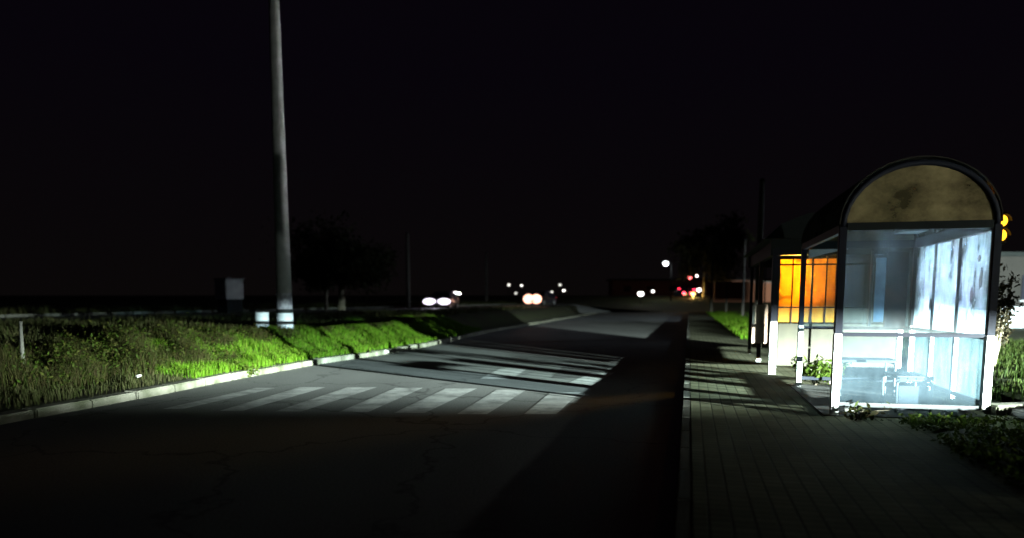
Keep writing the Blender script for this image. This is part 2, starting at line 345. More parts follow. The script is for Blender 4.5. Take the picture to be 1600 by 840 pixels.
# far road on the left, running away to the right
fr0 = Vector((-33, 6)); fr1 = Vector((8, 84)); frd = (fr1 - fr0).normalized(); frn = Vector((frd.y, -frd.x))
mb = MB(); vs = []; N = 60
for i in range(N + 1):
    c = fr0.lerp(fr1, i / N)
    for s_ in (-3.6, 0, 3.6):
        q = c + frn * s_; vs.append((q.x, q.y, fieldz(q.x, q.y) + .03 if q.x < lkx(q.y) - 2.5 else vergez(q.x, q.y) + .05))
fs = []
for i in range(N):
    for s_ in range(2): k = i*3+s_; fs.append((k, k+1, k+4, k+3))
tag(mb.add(vs, fs).build('far_road', M_asph), kind='structure')
mb = MB()
for i in range(70):
    c = fr0.lerp(fr1, (i + .5) / 70) - frn * 3.75
    mb.box((c.x, c.y, fieldz(c.x, c.y) + .06), (.2, 1.22, .2), -math.atan2(frd.x, frd.y), bev=.02)
tag(mb.build('far_kerb', M_kerb2), kind='structure')

# ------------------------------------------------------------------ plants
def leafcloud(mb, n, pos, size):
    for _ in range(n):
        c = Vector(pos()); s_ = size * random.uniform(.5, 1.3)
        a = Vector((random.gauss(0,1), random.gauss(0,1), random.gauss(0,1))).normalized(); b = a.cross(Vector((random.gauss(0,1), random.gauss(0,1), random.gauss(0,1)))).normalized()
        mb.add([c - a*s_, c + b*s_*.45, c + a*s_, c - b*s_*.45], [(0, 1, 2, 3)])
    return mb
def blades(n, pos, hf, wf, name, m, lean=.35, two=True):
    """n tapered blades; pos(i) -> x,y,z ; hf(x,y) height"""
    V = np.zeros((n, 5, 3)); 
    for i in range(n):
        x, y, z = pos(); h = hf(x, y) * random.uniform(.55, 1.15); wd = wf * random.uniform(.6, 1.4)
        a = random.uniform(0, 2*math.pi); cx, sx = math.cos(a), math.sin(a); b = random.uniform(0, 2*math.pi); l = random.uniform(.05, lean) * h
        lx, ly = math.cos(b) * l, math.sin(b) * l
        V[i] = [(x-cx*wd/2, y-sx*wd/2, z-.02), (x+cx*wd/2, y+sx*wd/2, z-.02), (x+cx*wd*.35+lx*.35, y+sx*wd*.35+ly*.35, z+h*.55), (x-cx*wd*.35+lx*.35, y-sx*wd*.35+ly*.35, z+h*.55), (x+lx, y+ly, z+h)]
    me = bpy.data.meshes.new(name); idx = np.arange(n)[:, None] * 5
    q = (idx + [0, 1, 2, 3]); t = (idx + [3, 2, 4])
    faces = [tuple(r) for r in q.tolist()] + [tuple(r) for r in t.tolist()]
    me.from_pydata(V.reshape(-1, 3).tolist(), [], faces); me.update(); me.materials.append(m)
    o = bpy.data.objects.new(name, me); COL.objects.link(o); return o
def vpos(y0, y1, o0, o1, clump=None):
    def f():
        while True:
            y = y0 + (y1 - y0) * random.random() ** 1.5; o = random.uniform(o0, o1); x = lkx(y) - .24 - o
            if clump is None or random.random() < .5 + clump * nz(x * 2, y * 2): break
        return x, y, vergez(x, y)
    return f
tag(blades(70000, vpos(13, 34, -.06, 3.0, .5), lambda x, y: .085 + .06 * (1 + nz(x*3, y*3)) + .12 * max(0, nz(x*1.9, y*1.7)), .013, 'grass', L_grass), 'bright green grass lit by the beam on the verge beside the kerb', 'grass', kind='stuff')
tag(blades(14000, vpos(7, 14, -.02, 3.5, .4), lambda x, y: .07 + .05 * (1 + nz(x*3, y*3)), .012, 'low_grass', L_dim), 'low dark grass on the near left verge', 'grass', kind='stuff')
def weedpos():
    while True:
        y = random.uniform(10.6, 19); o = random.uniform(.5, 2.8) if y < 15.5 else random.uniform(1.3, 3.6)
        if y < 12: o += .25
        x = lkx(y) - .24 - o
        if random.random() < .45 + .7 * nz(x * 1.6, y * 1.3): break
    return x, y, vergez(x, y)
tag(blades(26000, weedpos, lambda x, y: (.34 + .20 * nz(x*1.6+2, y*1.3)) * (1 - .45 * smooth((y - 14.5) / 4)), .011, 'dry_weeds', L_dry, lean=.5), 'tall brownish dry weeds on the left verge', 'weeds', kind='stuff')
mb = MB()
def wl():
    x, y, z = weedpos(); k = 1 - .5 * smooth((y - 14.5) / 4); return x + random.gauss(0, .05), y + random.gauss(0, .05), z + abs(random.gauss(0, .2)) * k
leafcloud(mb, 16000, wl, .035)
tag(mb.build('bushy_weeds', L_bush), 'small leafed bushy weeds mixed through the dry stems on the left verge', 'weeds', kind='stuff')
mb = MB(); vp = vpos(13, 26, 0, 2.6, .9)
def gl():
    x, y, z = vp(); return x, y, z + random.random() * .16
leafcloud(mb, 14000, gl, .028)
tag(mb.build('clover', L_leaf), 'leafy green clumps among the bright verge grass', 'ground cover', kind='stuff')
def drypos():
    while True:
        y = random.uniform(15.5, 32); o = random.uniform(1.5, 3.6); x = lkx(y) - .24 - o
        if random.random() < .2 + .9 * nz(x * 1.1, y * 1.0): break
    return x, y, vergez(x, y)
tag(blades(12000, drypos, lambda x, y: .26 + .1 * nz(x*2, y*2), .012, 'dry_tufts', L_dry, lean=.6), 'brown dry tufts along the back of the verge right of the column', 'weeds', kind='stuff')
def fpos():
    y = 14 + 66 * random.random() ** 1.3; o = random.uniform(2.6, 9 + y * .25); x = lkx(y) - o
    for _ in range(3):
        q = Vector((x, y)) - fr0
        if abs(q.dot(frn)) < 3.7: x -= 8; 
    return x, y, vergez(x, y) if x > lkx(y) - 6 else fieldz(x, y)
tag(blades(30000, fpos, lambda x, y: .28 + .1 * nz(x*.7, y*.7), .03, 'rough_grass', L_dim, lean=.6), 'dim rough grass across the strip between the two roads', 'grass', kind='stuff')
def wall_far():
    t = random.random(); c = fr0.lerp(fr1, t) - frn * random.uniform(4.1, 8); return c.x, c.y, fieldz(c.x, c.y)
tag(blades(9000, wall_far, lambda x, y: .45 + .2 * nz(x*.5, y*.5), .05, 'roadside_grass', L_dim, lean=.6), 'dark grass bank beyond the far road', 'grass', kind='stuff')

# leafy weeds right of the pavement (bottom right of the view), and lit grass behind the shelter
def rpos(y0, y1, e0, e1):
    def f():
        while True:
            y = random.uniform(y0, y1); x = rkx(y) + PAVE_W + random.uniform(e0, e1)
            if random.random() < .5 + .8 * nz(x*2.2, y*2.2): break
        return x, y, rz_(x, y)
    return f
mb = MB(); f_ = rpos(4.2, 8.3, -1.75, 3)
def low():
    x, y, z = f_(); return x, y, max(z, .13) + random.uniform(0, .1) 
leafcloud(mb, 15000, low, .03)
tag(mb.build('low_weeds', L_leaf), 'low leafy weeds over the dark ground in front of the shelter', 'weeds', kind='stuff')
def inside(x, y):
    q = Vector((x - 3.85, y - 8.75)); al = q.dot(Vector((.235, .972))); ac = q.dot(Vector((.972, -.235)))
    return -.1 < al < 3.2 and -.1 < ac < 1.7
def rp2():
    f = rpos(7.6, 30, -.1, 5.5)
    def g():
        while True:
            p = f()
            if not inside(p[0], p[1]): return p
    return g
tag(blades(26000, rp2(), lambda x, y: .06 + .05 * (1 + nz(x*3, y*3)), .02, 'lit_grass', L_leaf2), 'bright grass on the raised ground right of the shelter', 'grass', kind='stuff')
def gp():
    y = random.uniform(26, 80); x = rkx(y) + random.uniform(1.9 , 6.5); return x, y, .13
tag(blades(9000, gp, lambda x, y: .22, .03, 'far_right_grass', L_grass), 'green grass patch beside the far pavement', 'grass', kind='stuff')

# single plants
def weed_plant(loc, h, n, label, m=L_leaf, spread=.25, group=None):
    t = thing('leafy_weed', loc, label, 'weed', group)
    st = MB(); lf = MB()
    for i in range(7):
        a = random.uniform(0, 6.28); e = Vector((math.cos(a)*spread*random.random(), math.sin(a)*spread*random.random(), h*random.uniform(.6, 1)))
        st.tube([(0,0,-.03), e*.5 + Vector((0,0,.05)), e], [.008, .006, .003], 5)
        leafcloud(lf, n // 7, lambda: e * random.uniform(.3, 1.05) + Vector((random.gauss(0,.05), random.gauss(0,.05), random.gauss(0,.04))), .045)
    st.build('stem', M_bark, t); lf.build('leaves', m, t); return t
x, y = G(1275, 600, .15)
weed_plant((x, y, .14), .42, 420, 'leafy green weed behind the shelter post, between both shelters', spread=.4)
x, y = G(1297, 597, .15)
weed_plant((x, y, .14), .34, 300, 'low green weed just left of the tall bright corner post', spread=.3)
x, y = G(388, 588, .0)
weed_plant((x, y, .0), .2, 200, 'small pale weed growing over the kerb edge', spread=.2)
x, y = G(1345, 655, .13)
weed_plant((x, y, .13), .13, 120, 'tuft of dry weed in front of the shelter frame', m=L_dry, spread=.3)

def tree(loc, H, rad, trunk_r, label, nleaf, size=.22, name='tree', cz=.68, lean=0):
    t = thing(name, loc, label, 'tree')
    tr = MB(); tops = []
    tr.tube([(0,0,-.2), (lean*.3,0,H*.2), (lean*.6,.05,H*.4), (lean,0,H*.62)], [trunk_r*1.2, trunk_r, trunk_r*.8, trunk_r*.5], 9)
    for i in range(9):
        a = i*2.4; z0 = H*random.uniform(.3, .55); e = Vector((math.cos(a)*rad*random.uniform(.5,.85), math.sin(a)*rad*random.uniform(.5,.85), H*random.uniform(.6,.92)))
        tr.tube([(lean*.5,0,z0), (e.x*.4, e.y*.4, (z0+e.z)/2+.1), e], [trunk_r*.45, trunk_r*.3, trunk_r*.1], 6); tops.append(e)
    tr.build('trunk', M_bark, t)
    lf = MB(); cl = []
    for i in range(38):
        e = random.choice(tops); c = e * random.uniform(.6, 1.05) + Vector((random.gauss(0, rad*.22), random.gauss(0, rad*.22), random.gauss(0, H*.07))); cl.append((c, random.uniform(.35, .8)))
    leafcloud(lf, nleaf, lambda: (lambda q: q[0] + Vector((random.gauss(0, q[1]*rad*.28), random.gauss(0, q[1]*rad*.28), random.gauss(0, q[1]*rad*.22))))(random.choice(cl)), size)
    lf.build('crown', L_crown, t); return t
p = D(534, 476, 46); tree((p.x, p.y, fieldz(0, 46)), 4.6, 3.0, .2, 'dim broad tree with a pale trunk beyond the left verge', 9000, .16)
p = D(510, 475, 50); tree((p.x, p.y, fieldz(0, 50)), 4.2, 1.8, .12, 'thin dim tree left of the pale trunk', 4000, .15)
p = D(1100, 470, 118); tree((p.x, p.y, 1.5), 12, 5, .3, 'dark tall tree behind the far posts', 6000, .4)
# shrub to the right of the shelter
p = D(1557, 500, 13); t = thing('shrub', (p.x, p.y, .28), 'brownish shrub behind the right shelter post', 'shrub')
st = MB(); lf = MB()
for i in range(8):
    a = i*.9; e = Vector((math.cos(a)*.2, math.sin(a)*.2, random.uniform(1., 1.65))); st.tube([(0,0,-.05), e*.5, e], [.02, .015, .006], 5)
    leafcloud(lf, 160, lambda: e * random.uniform(.45, 1.05) + Vector((random.gauss(0,.06), random.gauss(0,.06), random.gauss(0,.08))), .05)
st.build('stem', M_bark, t); lf.build('leaves', L_shrub, t)

# ------------------------------------------------------------------ bus shelters
RISE = .88
def arch_pts(w_, z0, n=18, r=None):
    r = r or w_/2
    return [(w_/2 - r*math.cos(math.pi*i/n), 0, z0 + RISE*r*math.sin(math.pi*i/n)) for i in range(n+1)]
def sheet(mb, x0, x1, y0, y1, z0, z1, th=.008):
    mb.box(((x0+x1)/2, (y0+y1)/2, (z0+z1)/2), (max(x1-x0, th), max(y1-y0, th), z1-z0)); return mb
def fan(mb, w_, z0, y, th=.008, r=None):
    r = r or w_/2; pts = arch_pts(w_, z0, 24, r); k = len(pts); vs = [(p[0], y-th/2, p[2]) for p in pts] + [(p[0], y+th/2, p[2]) for p in pts]
    fs = [tuple(range(k)), tuple(range(2*k-1, k-1, -1))] + [(i, i+k, (i+1)%k+k, (i+1)%k) for i in range(k)]
    return mb.add(vs, fs)
PW = .075
def post(t, x, y, zb, zt, wp=PW, zw=.98, darkfoot=0):
    p_ = MB(); p_.box((x, y, (zw+zt)/2), (wp, wp, zt-zw), bev=.008); o = p_.build('post', M_dark, t)
    MB().box((x, y, (zb+zw)/2 ), (wp+.006, wp+.006, zw-zb), bev=.008).build('painted_foot', M_white, o)
    return o
ANG = R(-13.6)
S1 = (3.85, 8.75, .13)
def local(z): return z - .13
W, LN, ZE, ZM, ZB_ = 1.6, 3.06, 2.2, .94, .14
t1 = thing('bus_shelter', S1, 'barrel roofed bus shelter with dirty lit panes and white post feet, nearest on the pavement', 'bus shelter', rz=ANG)
post(t1, 0, 0, -.01, ZE, wp=.085); post(t1, W, 0, .12, ZE, wp=.085, zw=.97)
post(t1, 0, LN, -.01, ZE); post(t1, W, LN, .1, ZE)
post(t1, W, LN*.36, .1, ZE, wp=.055, zw=.9); post(t1, W, LN*.68, .1, ZE, wp=.055, zw=.9)
fr = MB()
for y_ in (0, LN):
    fr = MB().tube(arch_pts(W, ZE), .035, 8); fr.build('arch_frame', M_dark, t1, smooth=True)
for i, y_ in enumerate((LN,)):
    pass
for o in [c for c in t1.children if c.name.startswith('arch_frame')][1:]: o.location = (0, LN, 0)
arch = MB().tube(arch_pts(W, ZE), .03, 8).build('arch_rib', M_dark, t1, smooth=True); arch.location = (0, LN*.5, 0)
# beams
MB().box((W/2, 0, ZE+.005), (W-.09, .07, .085)).build('end_beam', M_darkg, t1)
MB().box((W/2, LN, ZE+.005), (W-.09, .07, .11)).build('end_beam', M_darkg, t1)
MB().box((0, LN/2, ZE+.01), (.07, LN-.1, .14)).build('side_beam', M_dark, t1)
MB().box((W, LN/2, ZE+.01), (.07, LN-.1, .14)).build('side_beam', M_dark, t1)
# a deep fascia hanging inside the front half, seen as the dark sloping band
# rails
MB().box((W/2, 0, ZM+.03), (W-.09, .05, .045)).build('middle_rail', M_dark, t1)
MB().box((W/2, LN, ZM), (W-.08, .05, .045)).build('middle_rail', M_dark, t1)
MB().box((W/2, 0, ZB_), (W-.09, .05, .05)).build('bottom_rail', M_trim, t1)
MB().box((W/2, LN, ZB_), (W-.08, .05, .05)).build('bottom_rail', M_dark, t1)
MB().box((W, LN/2, ZM), (.045, LN-.1, .045)).build('middle_rail', M_dark, t1)
MB().box((W, LN/2, ZB_+.05), (.04, LN-.1, .05)).build('bottom_rail', M_trim, t1)
# sheets
sheet(MB(), .045, W-.045, 0, 0, ZM+.055, ZE-.04).build('upper_pane', P_clear, t1)
sheet(MB(), .045, W-.045, 0, 0, ZB_+.028, ZM+.005).build('lower_pane', P_low, t1)
sheet(MB(), .045, W-.045, LN, LN, ZM+.025, ZE-.055).build('upper_pane', P_rear, t1)
ys_ = [.05, LN*.36, LN*.68, LN-.05]
for a, b in zip(ys_[:-1], ys_[1:]):
    sheet(MB(), W, W, a+.03, b-.03, ZM+.025, ZE-.07).build('frosted_pane', P_frost, t1)
    sheet(MB(), W, W, a+.03, b-.03, ZB_+.08, ZM-.025).build('frosted_pane', P_frostlow, t1)
fan(MB(), W-.06, ZE+.05, 0, r=W/2-.04).build('gable_panel', P_smoke, t1).location = (.03, 0, 0)
fan(MB(), W-.06, ZE+.06, 0, r=W/2-.04).build('gable_panel', P_smoke, t1).location = (.03, LN, 0)
def barrel(w_, ln, z0, over=.03, th=.015, m=P_roof, n=22):
    mb = MB(); r = w_/2 + .03; vs = []
    for y_ in (-over, ln + over):
        for rr in (r, r + th):
            for i in range(n+1):
                a = math.pi*i/n; vs.append((w_/2 - rr*math.cos(a), y_, z0 + RISE*rr*math.sin(a)))
    k = n+1; fs = []
    for i in range(n):
        fs += [(i, i+1, 2*k+i+1, 2*k+i), (k+i+1, k+i, 3*k+i, 3*k+i+1), (i+1, i, k+i, k+i+1), (2*k+i, 2*k+i+1, 3*k+i+1, 3*k+i)]
    fs += [(0, 2*k, 3*k, k), (n, k+n, 3*k+n, 2*k+n)]
    return mb.add(vs, fs)
barrel(W, LN, ZE+.03).build('barrel_roof', P_roof, t1, smooth=False)
MB().add([(.07, LN-.03, ZE-.06), (.64, LN-.03, ZE-.06), (.3, LN-.03, ZE-.13), (.07, LN-.03, ZE-.2), (.07, LN-.026, ZE-.06), (.64, LN-.026, ZE-.06), (.3, LN-.026, ZE-.13), (.07, LN-.026, ZE-.2)], [(0,1,2,3), (7,6,5,4), (0,4,5,1), (1,5,6,2), (2,6,7,3), (3,7,4,0)]).build('light_patch', M_white, t1)  # pale sheet stands in for a patch of light on the rear pane
# slim mullion, dark board on the rear wall, sticker remains, lamp box
MB().box((W*.62, LN, (ZM+ZE)/2-.03), (.035, .04, ZE-ZM-.12)).build('mullion', M_trim, t1)
MB().box((W*.84, LN-.035, (ZM+ZE)/2 - .05), (.3, .02, 1.14), bev=.004).build('dark_board', M_board, t1)
sheet(MB(), W*.65, W*.74, LN-.03, LN-.03, ZM+.1, ZE-.2).build('blue_strip', mat('pale_blue_sheet', (.2, .3, .42), .5, col2=(.12, .18, .26), scale=3), t1)
for (yy, zz, h_, w__) in ((.36, 1.62, .3, .1), (.62, 1.42, .22, .12), (.45, 1.85, .08, .12), (2.2, 1.3, .2, .1)):
    q = [(W-.012, yy + w__*.5*random.uniform(.55, 1.15)*math.cos(a*math.pi/6), zz + h_*.5*random.uniform(.6, 1.15)*math.sin(a*math.pi/6)) for a in range(12)]
    MB().add(q + [(x+.004, y, z) for x, y, z in q], [tuple(range(11, -1, -1)), tuple(range(12, 24))] + [(i, (i+1)%12, (i+1)%12+12, i+12) for i in range(12)]).build('sticker_remnant', M_board, t1)
lb = MB().box((W*.72, LN*.55, ZE+.09), (.3, .5, .06), bev=.01).build('ceiling_lamp', M_white, t1)
MB().box((W*.72, LN*.55, ZE+.14), (.06, .06, .06)).build('lamp_bracket', M_dark, lb)
MB().box((W/2+.0, LN*.55, ZE+.18), (W-.1, .03, .03)).build('cross_tie', M_dark, t1)
# shelter floor slab
tag(MB().box((0,0,0), (W+.2, LN+.3, .06)).build('concrete_slab', mat('slab_concrete', (.03, .032, .03), .9, scale=3, bump=.3)), kind='structure')
sl = bpy.data.objects['concrete_slab']; q = Matrix.Rotation(ANG, 3, 'Z') @ Vector((W/2, LN/2, 0)); sl.location = (S1[0]+q.x+.0, S1[1]+q.y+.1, .112); sl.rotation_euler = (0, 0, ANG)

def bench(loc, rz, ln, label, dp=.38, h=.42, back=False):
    t = thing('bench', loc, label, 'bench', 'benches inside the near shelter', rz)
    mb = MB()
    for i in range(4): mb.box((0, 0, 0), (0, 0, 0)) if 0 else mb.box((-dp/2+dp*(i+.5)/4, ln/2, h), (dp/4-.012, ln, .035), bev=.006)
    mb.build('seat', M_plank, t)
    for y_ in (.04, ln-.04):
        f = MB().tube([(-dp/2, y_, 0), (-dp/2, y_, h-.06), (-dp/2+.03, y_, h-.03), (dp/2-.03, y_, h-.03), (dp/2, y_, h-.06), (dp/2, y_, 0)], .016, 8).build('leg_frame', M_trim, t, smooth=True)
    MB().box((0, .02, h+.001), (dp+.02, .02, .05), bev=.004).build('edge_trim', M_trim, t)
    MB().box((0, .05, h*.42), (dp-.05, .012, h*.7)).build('end_panel', M_plank, t)
    if back: MB().box((dp/2-.03, ln/2, h*.45), (.015, ln-.1, h*.8)).build('side_panel', M_plank, t)
    return t
def s1w(x, y, z=0):
    q = Matrix.Rotation(ANG, 3, 'Z') @ Vector((x, y, 0)); return (S1[0]+q.x, S1[1]+q.y, z)
bench(s1w(.95, .3, .145), ANG, .75, 'dark blue slatted bench set lengthwise in the near shelter, pale metal end frame')
bench(s1w(.36, 2.1, .145), ANG - R(90), .78, 'dark bench standing crosswise at the rear left of the near shelter', dp=.5, h=.5)

# second shelter
S2 = (4.86, 13.78, .13); W2, L2 = 2.15, 5.6
t2 = thing('bus_shelter', S2, 'farther bus shelter with glowing orange upper panes over cream panels', 'bus shelter', rz=ANG)
for (x_, y_, wp) in ((0, 0, .12), (W2, 0, .08), (0, 2.9, .09), (W2, L2, .08), (0, L2, .08), (W2, 2.9, .08)):
    post(t2, x_, y_, -.01, 2.3, wp=wp, zw=.98 if y_ == 0 else .1)
for y_ in (0, L2):
    MB().box((W2/2, y_, 2.32), (W2+.2, .1, .3)).build('end_beam', M_darkg, t2)
for x_ in (0, W2):
    MB().box((x_, L2/2, 2.32), (.1, L2-.1, .26)).build('side_beam', M_darkg, t2)
mb = MB(); xs = [-.22, .05, .5, W2-.5, W2-.05, W2+.22]; zs = [2.46, 2.72, 2.9, 2.9, 2.72, 2.46]
vs = [(x, y, z) for y in (-.25, L2+.25) for x, z in zip(xs, zs)] ; n_ = 6
mb.add(vs, [(i, i+1, n_+i+1, n_+i) for i in range(5)] + [tuple(range(n_)), tuple(range(2*n_-1, n_-1, -1)), (0, n_, 2*n_-1, n_-1)])
mb.build('roof', M_darkg, t2)
for a, b in ((.08, .62), (.66, 1.16), (1.2, W2-.05)):
    sheet(MB(), a, b, 0, 0, ZM+.03, 2.1).build('orange_pane' if b < 1.2 else 'grey_pane', P_amber if b < 1.2 else P_rear, t2)
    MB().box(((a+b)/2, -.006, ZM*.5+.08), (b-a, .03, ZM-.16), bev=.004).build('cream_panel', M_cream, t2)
for x_ in (.3, .64, .88, 1.18): MB().box((x_, 0, 1.55), (.035 if x_ in (.64, 1.18) else .02, .05, 1.2)).build('mullion', M_dark, t2)
MB().box((W2/2, -.01, 1.24), (W2-.1, .03, .022)).build('thin_rail', M_dark, t2)
MB().box((W2/2, -.01, 2.0), (W2-.1, .03, .03)).build('thin_rail', M_dark, t2)
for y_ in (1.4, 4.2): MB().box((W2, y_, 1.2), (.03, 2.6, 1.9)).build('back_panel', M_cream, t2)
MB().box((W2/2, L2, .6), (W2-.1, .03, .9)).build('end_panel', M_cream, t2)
MB().box((-.25, -.02, .93), (.28, .05, .72), bev=.01).build('front_board', M_pink, t2)
lamp2 = MB().box((.55, .75, 2.1), (.3, .16, .1), bev=.02).build('ceiling_lamp', M_dark, t2)
MB().box((.55, .75, 2.045), (.24, .1, .02)).build('lamp_lens', emis('sodium_lens', (1, .5, .08), 30), lamp2)
light('sodium_light', 'SPOT', (.42, .75, 1.85), (1, .53, .07), 650, parent=t2, aim=(0, -1, .12), size=R(105), blend=.6, radius=.1)

# ------------------------------------------------------------------ left column, barrel, cabinet, stake
px_, py_, z_ = GT(446, 519)
tp = D(427, 0, py_); slope = (tp.x - px_) / (tp.z - z_)
t = thing('lamp_column', (px_, py_, z_), 'tall tapered concrete column with white painted base on the left verge', 'column')
Hc = 11
def colp(z): return (0, 0, z)
rad_ = lambda z: .215 - .0085 * z
MB().tube([colp(-.3), colp(.52), (0,0,3), (0,0,6), colp(Hc)], [rad_(0), rad_(.52), rad_(3), rad_(6), rad_(Hc)], 28).build('shaft', M_conc, t, smooth=True)
MB().tube([colp(-.1), colp(.55)], [.222, .219], 28).build('painted_base', M_whiteb, t, smooth=False)
MB().tube([colp(.66), colp(1.1)], [.2155, .212], 28).build('wrapped_notice', M_poster, t)
MB().tube([colp(.55), colp(.66)], [.2195, .218], 28).build('dark_band', M_darkg, t)
x, y, z_ = GT(410, 519); t = thing('barrel', (x, y, z_ - .02), 'small white painted barrel beside the tall column', 'barrel')
prof = [(0, .165), (.02, .17), (.2, .18), (.22, .186), (.24, .18), (.43, .19), (.455, .197), (.47, .19)]
MB().tube([(0,0,a*1.25) for a, b in prof], [b for a, b in prof], 24).build('body', M_whiteb, t, smooth=False)
MB().tube([(0,0,.587), (0,0,.595)], [.175, .175], 24).build('lid', M_poster, t)
p = D(359, 470, 42); t = thing('utility_cabinet', (p.x, p.y, fieldz(0, 42)), 'dim grey utility cabinet beyond the far road', 'cabinet', rz=R(-38))
MB().box((0, 0, 1.35), (1.15, 1.1, 1.1), bev=.02).build('body', mat('cabinet_grey', (.4, .39, .37), .8, scale=2), t)
MB().box((0, 0, 1.93), (1.25, 1.2, .07), bev=.015).build('top_cover', M_conc, t)
MB().box((0, 0, .4), (1.0, .95, .8)).build('plinth', M_darkg, t)
MB().box((0.2, -.56, 1.35), (.6, .02, .9), bev=.005).build('door', mat('cabinet_door', (.36, .36, .34), .7), t)
x, y = G(40, 590, .25); t = thing('stake', (x, y, .2), 'thin pale stake standing in the weeds at the left edge', 'stake', rz=.2)
MB().tube([(0, 0, -.1), (-.02, 0, .45), (-.01, 0, .95)], [.035, .03, .022], 7).build('shaft', M_wood, t)
MB().tube([(-.012, 0, .945), (-.01, 0, .965)], [.028, .028], 7).build('cap', M_wood, t)

# added plates on a stand, out of view, that cut and shape the low beam
M_black = mat('matt_black_metal', (.0012, .0012, .0012), 1, spec=0)
t = thing('beam_blocker', (LX, LY, .28), 'added plates on a stand, unseen right of the pavement, shaping the low beam', 'beam_blocker', rz=R(51))
hz_ = LZ - .28
MB().box((0, 1.2, hz_ - .022 + .75), (4.5, .02, 1.5)).build('upper_blocker', M_black, t)
MB().box((-.18, .2, hz_), (.3, .01, .4)).build('side_blocker', M_black, t)
MB().tube([(-.25,-.2,0), (-.25,-.2,hz_-.1)], .03, 8).build('stand', M_black, t)
MB().box((0, -.25, hz_), (.5, .16, .3), bev=.03).build('housing', M_black, t)

# distant poles
PG = 'slender poles in the distance'
def upole(u, d, z0, vtop, r, label, m=None, name='utility_pole'):
    p = D(u, 470, d); top = D(u, vtop, d).z; t = thing(name, (p.x, p.y, z0), label, 'pole', PG)
    H = top - z0; m = m or M_dconc
    MB().tube([(0,0,-.3), (0,0,H*.5), (0,0,H)], [r, r*.85, r*.65], 10).build('shaft', m, t, smooth=True)
    MB().tube([(0,0,H), (0,0,H+.12)], [r*.8, r*.5], 10).build('cap', M_darkg, t)
    return t
M_dconc = mat('weathered_dark_wood', (.06, .055, .045), .9, scale=3)
M_pale = mat('galvanised', (.33, .33, .32), .6, scale=3)
upole(638, 58, fieldz(0, 58), 366, .17, 'dim pole right of the broad dark tree')
upole(760, 88, 1.0, 396, .17, 'faint pole between the two oncoming cars')
upole(1135, 78, .25, 371, .11, 'thin pale pole rising from the far grass patch')
upole(1112, 84, .25, 378, .13, 'faint pole just left of the thin pale pole')
upole(1161, 60, .25, 376, .1, 'thin pole just left of the far shelter roof')
upole(1184, 32, .25, 284, .16, 'tallest dark pole rising behind the far shelter roof')

# ------------------------------------------------------------------ buildings on the right and far behind
p = D(1552, 470, 40)
t = thing('low_building', (p.x, p.y, .28), 'low dim grey building at the right edge of the view', 'building')
MB().box((8, 4, 1.75), (16, 8, 3.5)).build('wall', M_wall, t)
MB().box((8, 3.9, 3.6), (16.6, 8.6, .22), bev=.03).build('roof', M_darkg, t)
for i in range(3):
    f = MB().box((2.2+i*3.6, -.03, 1.9), (1.5, .08, 1.3)).build('window', M_dark, t)
    MB().box((2.2+i*3.6, -.09, 1.18), (1.7, .12, .08)).build('sill', M_wwall, f)
p = D(1559, 490, 33); t = thing('low_wall', (p.x, p.y, .25), 'whitewashed low wall with pale coping at the right edge', 'wall')
MB().box((5, 0, .35), (10, .2, .8)).build('body', mat('bluish_render', (.3, .33, .37), .9, scale=2), t)
MB().box((5, 0, .85), (10.1, .3, .22), bev=.02).build('coping', M_wwall, t)
p = D(1050, 460, 150); t = thing('long_building', (p.x-9, p.y, 2.2), 'long low building far behind with a reddish lit front', 'building')
MB().box((14, 3, 1.6), (34, 6, 3.4)).build('wall', mat('brick_red_wall', (.22, .09, .06), .9), t)
mb = MB().box((14, 3, 3.4), (35, 7, .3)).build('roof', M_darkg, t)
for i in range(7): MB().box((0+i*4.6, -.03, 1.6), (1.6, .08, 1.1)).build('window', M_glassd, t)
p = D(1142, 460, 110); t = thing('garden_wall', (p.x-2, p.y, 1.3), 'reddish brown wall lit dimly beside the far poles', 'wall')
MB().box((4, 0, 1.3), (9, .3, 3.0)).build('body', mat('red_brown_wall', (.25, .1, .06), .9), t)
MB().box((4, 0, 2.85), (9.2, .45, .12)).build('coping', M_conc, t)

# ------------------------------------------------------------------ lamps
def street_lamp(u, v, d, z0, label, col=(1, .97, .9), s=60, r=.3, power=0, group='street lamps far away', rx=1.3):
    hd = D(u, v, d); H = hd.z - z0
    t = thing('street_lamp', (hd.x, hd.y, z0), label, 'street lamp', group)
    side = .9 if H > 3 else 0
    if side: MB().tube([(side,0,-.4), (side,0,H*.7), (side,0,H), (side*.6,0,H+.22), (r*.5,0,H+.16)], [.09, .07, .05, .04, .035], 8).build('post', M_darkg, t, smooth=True)
    else: MB().tube([(0,0,-.3), (0,0,H-r*.7)], [.06, .05], 8).build('post', M_darkg, t)
    hh = MB().sphere((0,0,H+r*.95), r*1.15, 12, (rx, 1, .3)).build('lamp_head', M_darkg, t, smooth=True)
    MB().sphere((0,-.05,H), r, 12, (rx*.85, 1, .9)).build('lamp_glass', emis('lamp_glass', col, s), hh, smooth=True)
    if power: light('lamp_light', 'POINT', (0, -.2, H - r - .3), col, power, parent=t, radius=r*.5)
    return t
W1 = (1, .97, .88)
street_lamp(1040, 412, 112, 1.2, 'brightest white street lamp high above the end of the road', (.93, .97, 1), 8, .36, 300)
street_lamp(1001, 458, 105, .9, 'low bright white lamp left of the red tail lights', W1, 8, .36, 0)
street_lamp(1020, 454, 125, 2, 'small faint lamp between the low bright lamp and the red lights', W1, 8, .18)
street_lamp(1088, 430, 130, 2.2, 'small pinkish lamp above the cluster of red lights', (1, .75, .7), 9, .22)
street_lamp(1078, 433, 130, 2.2, 'small red lamp above the cluster of tail lights', (1, .12, .12), 10, .26)
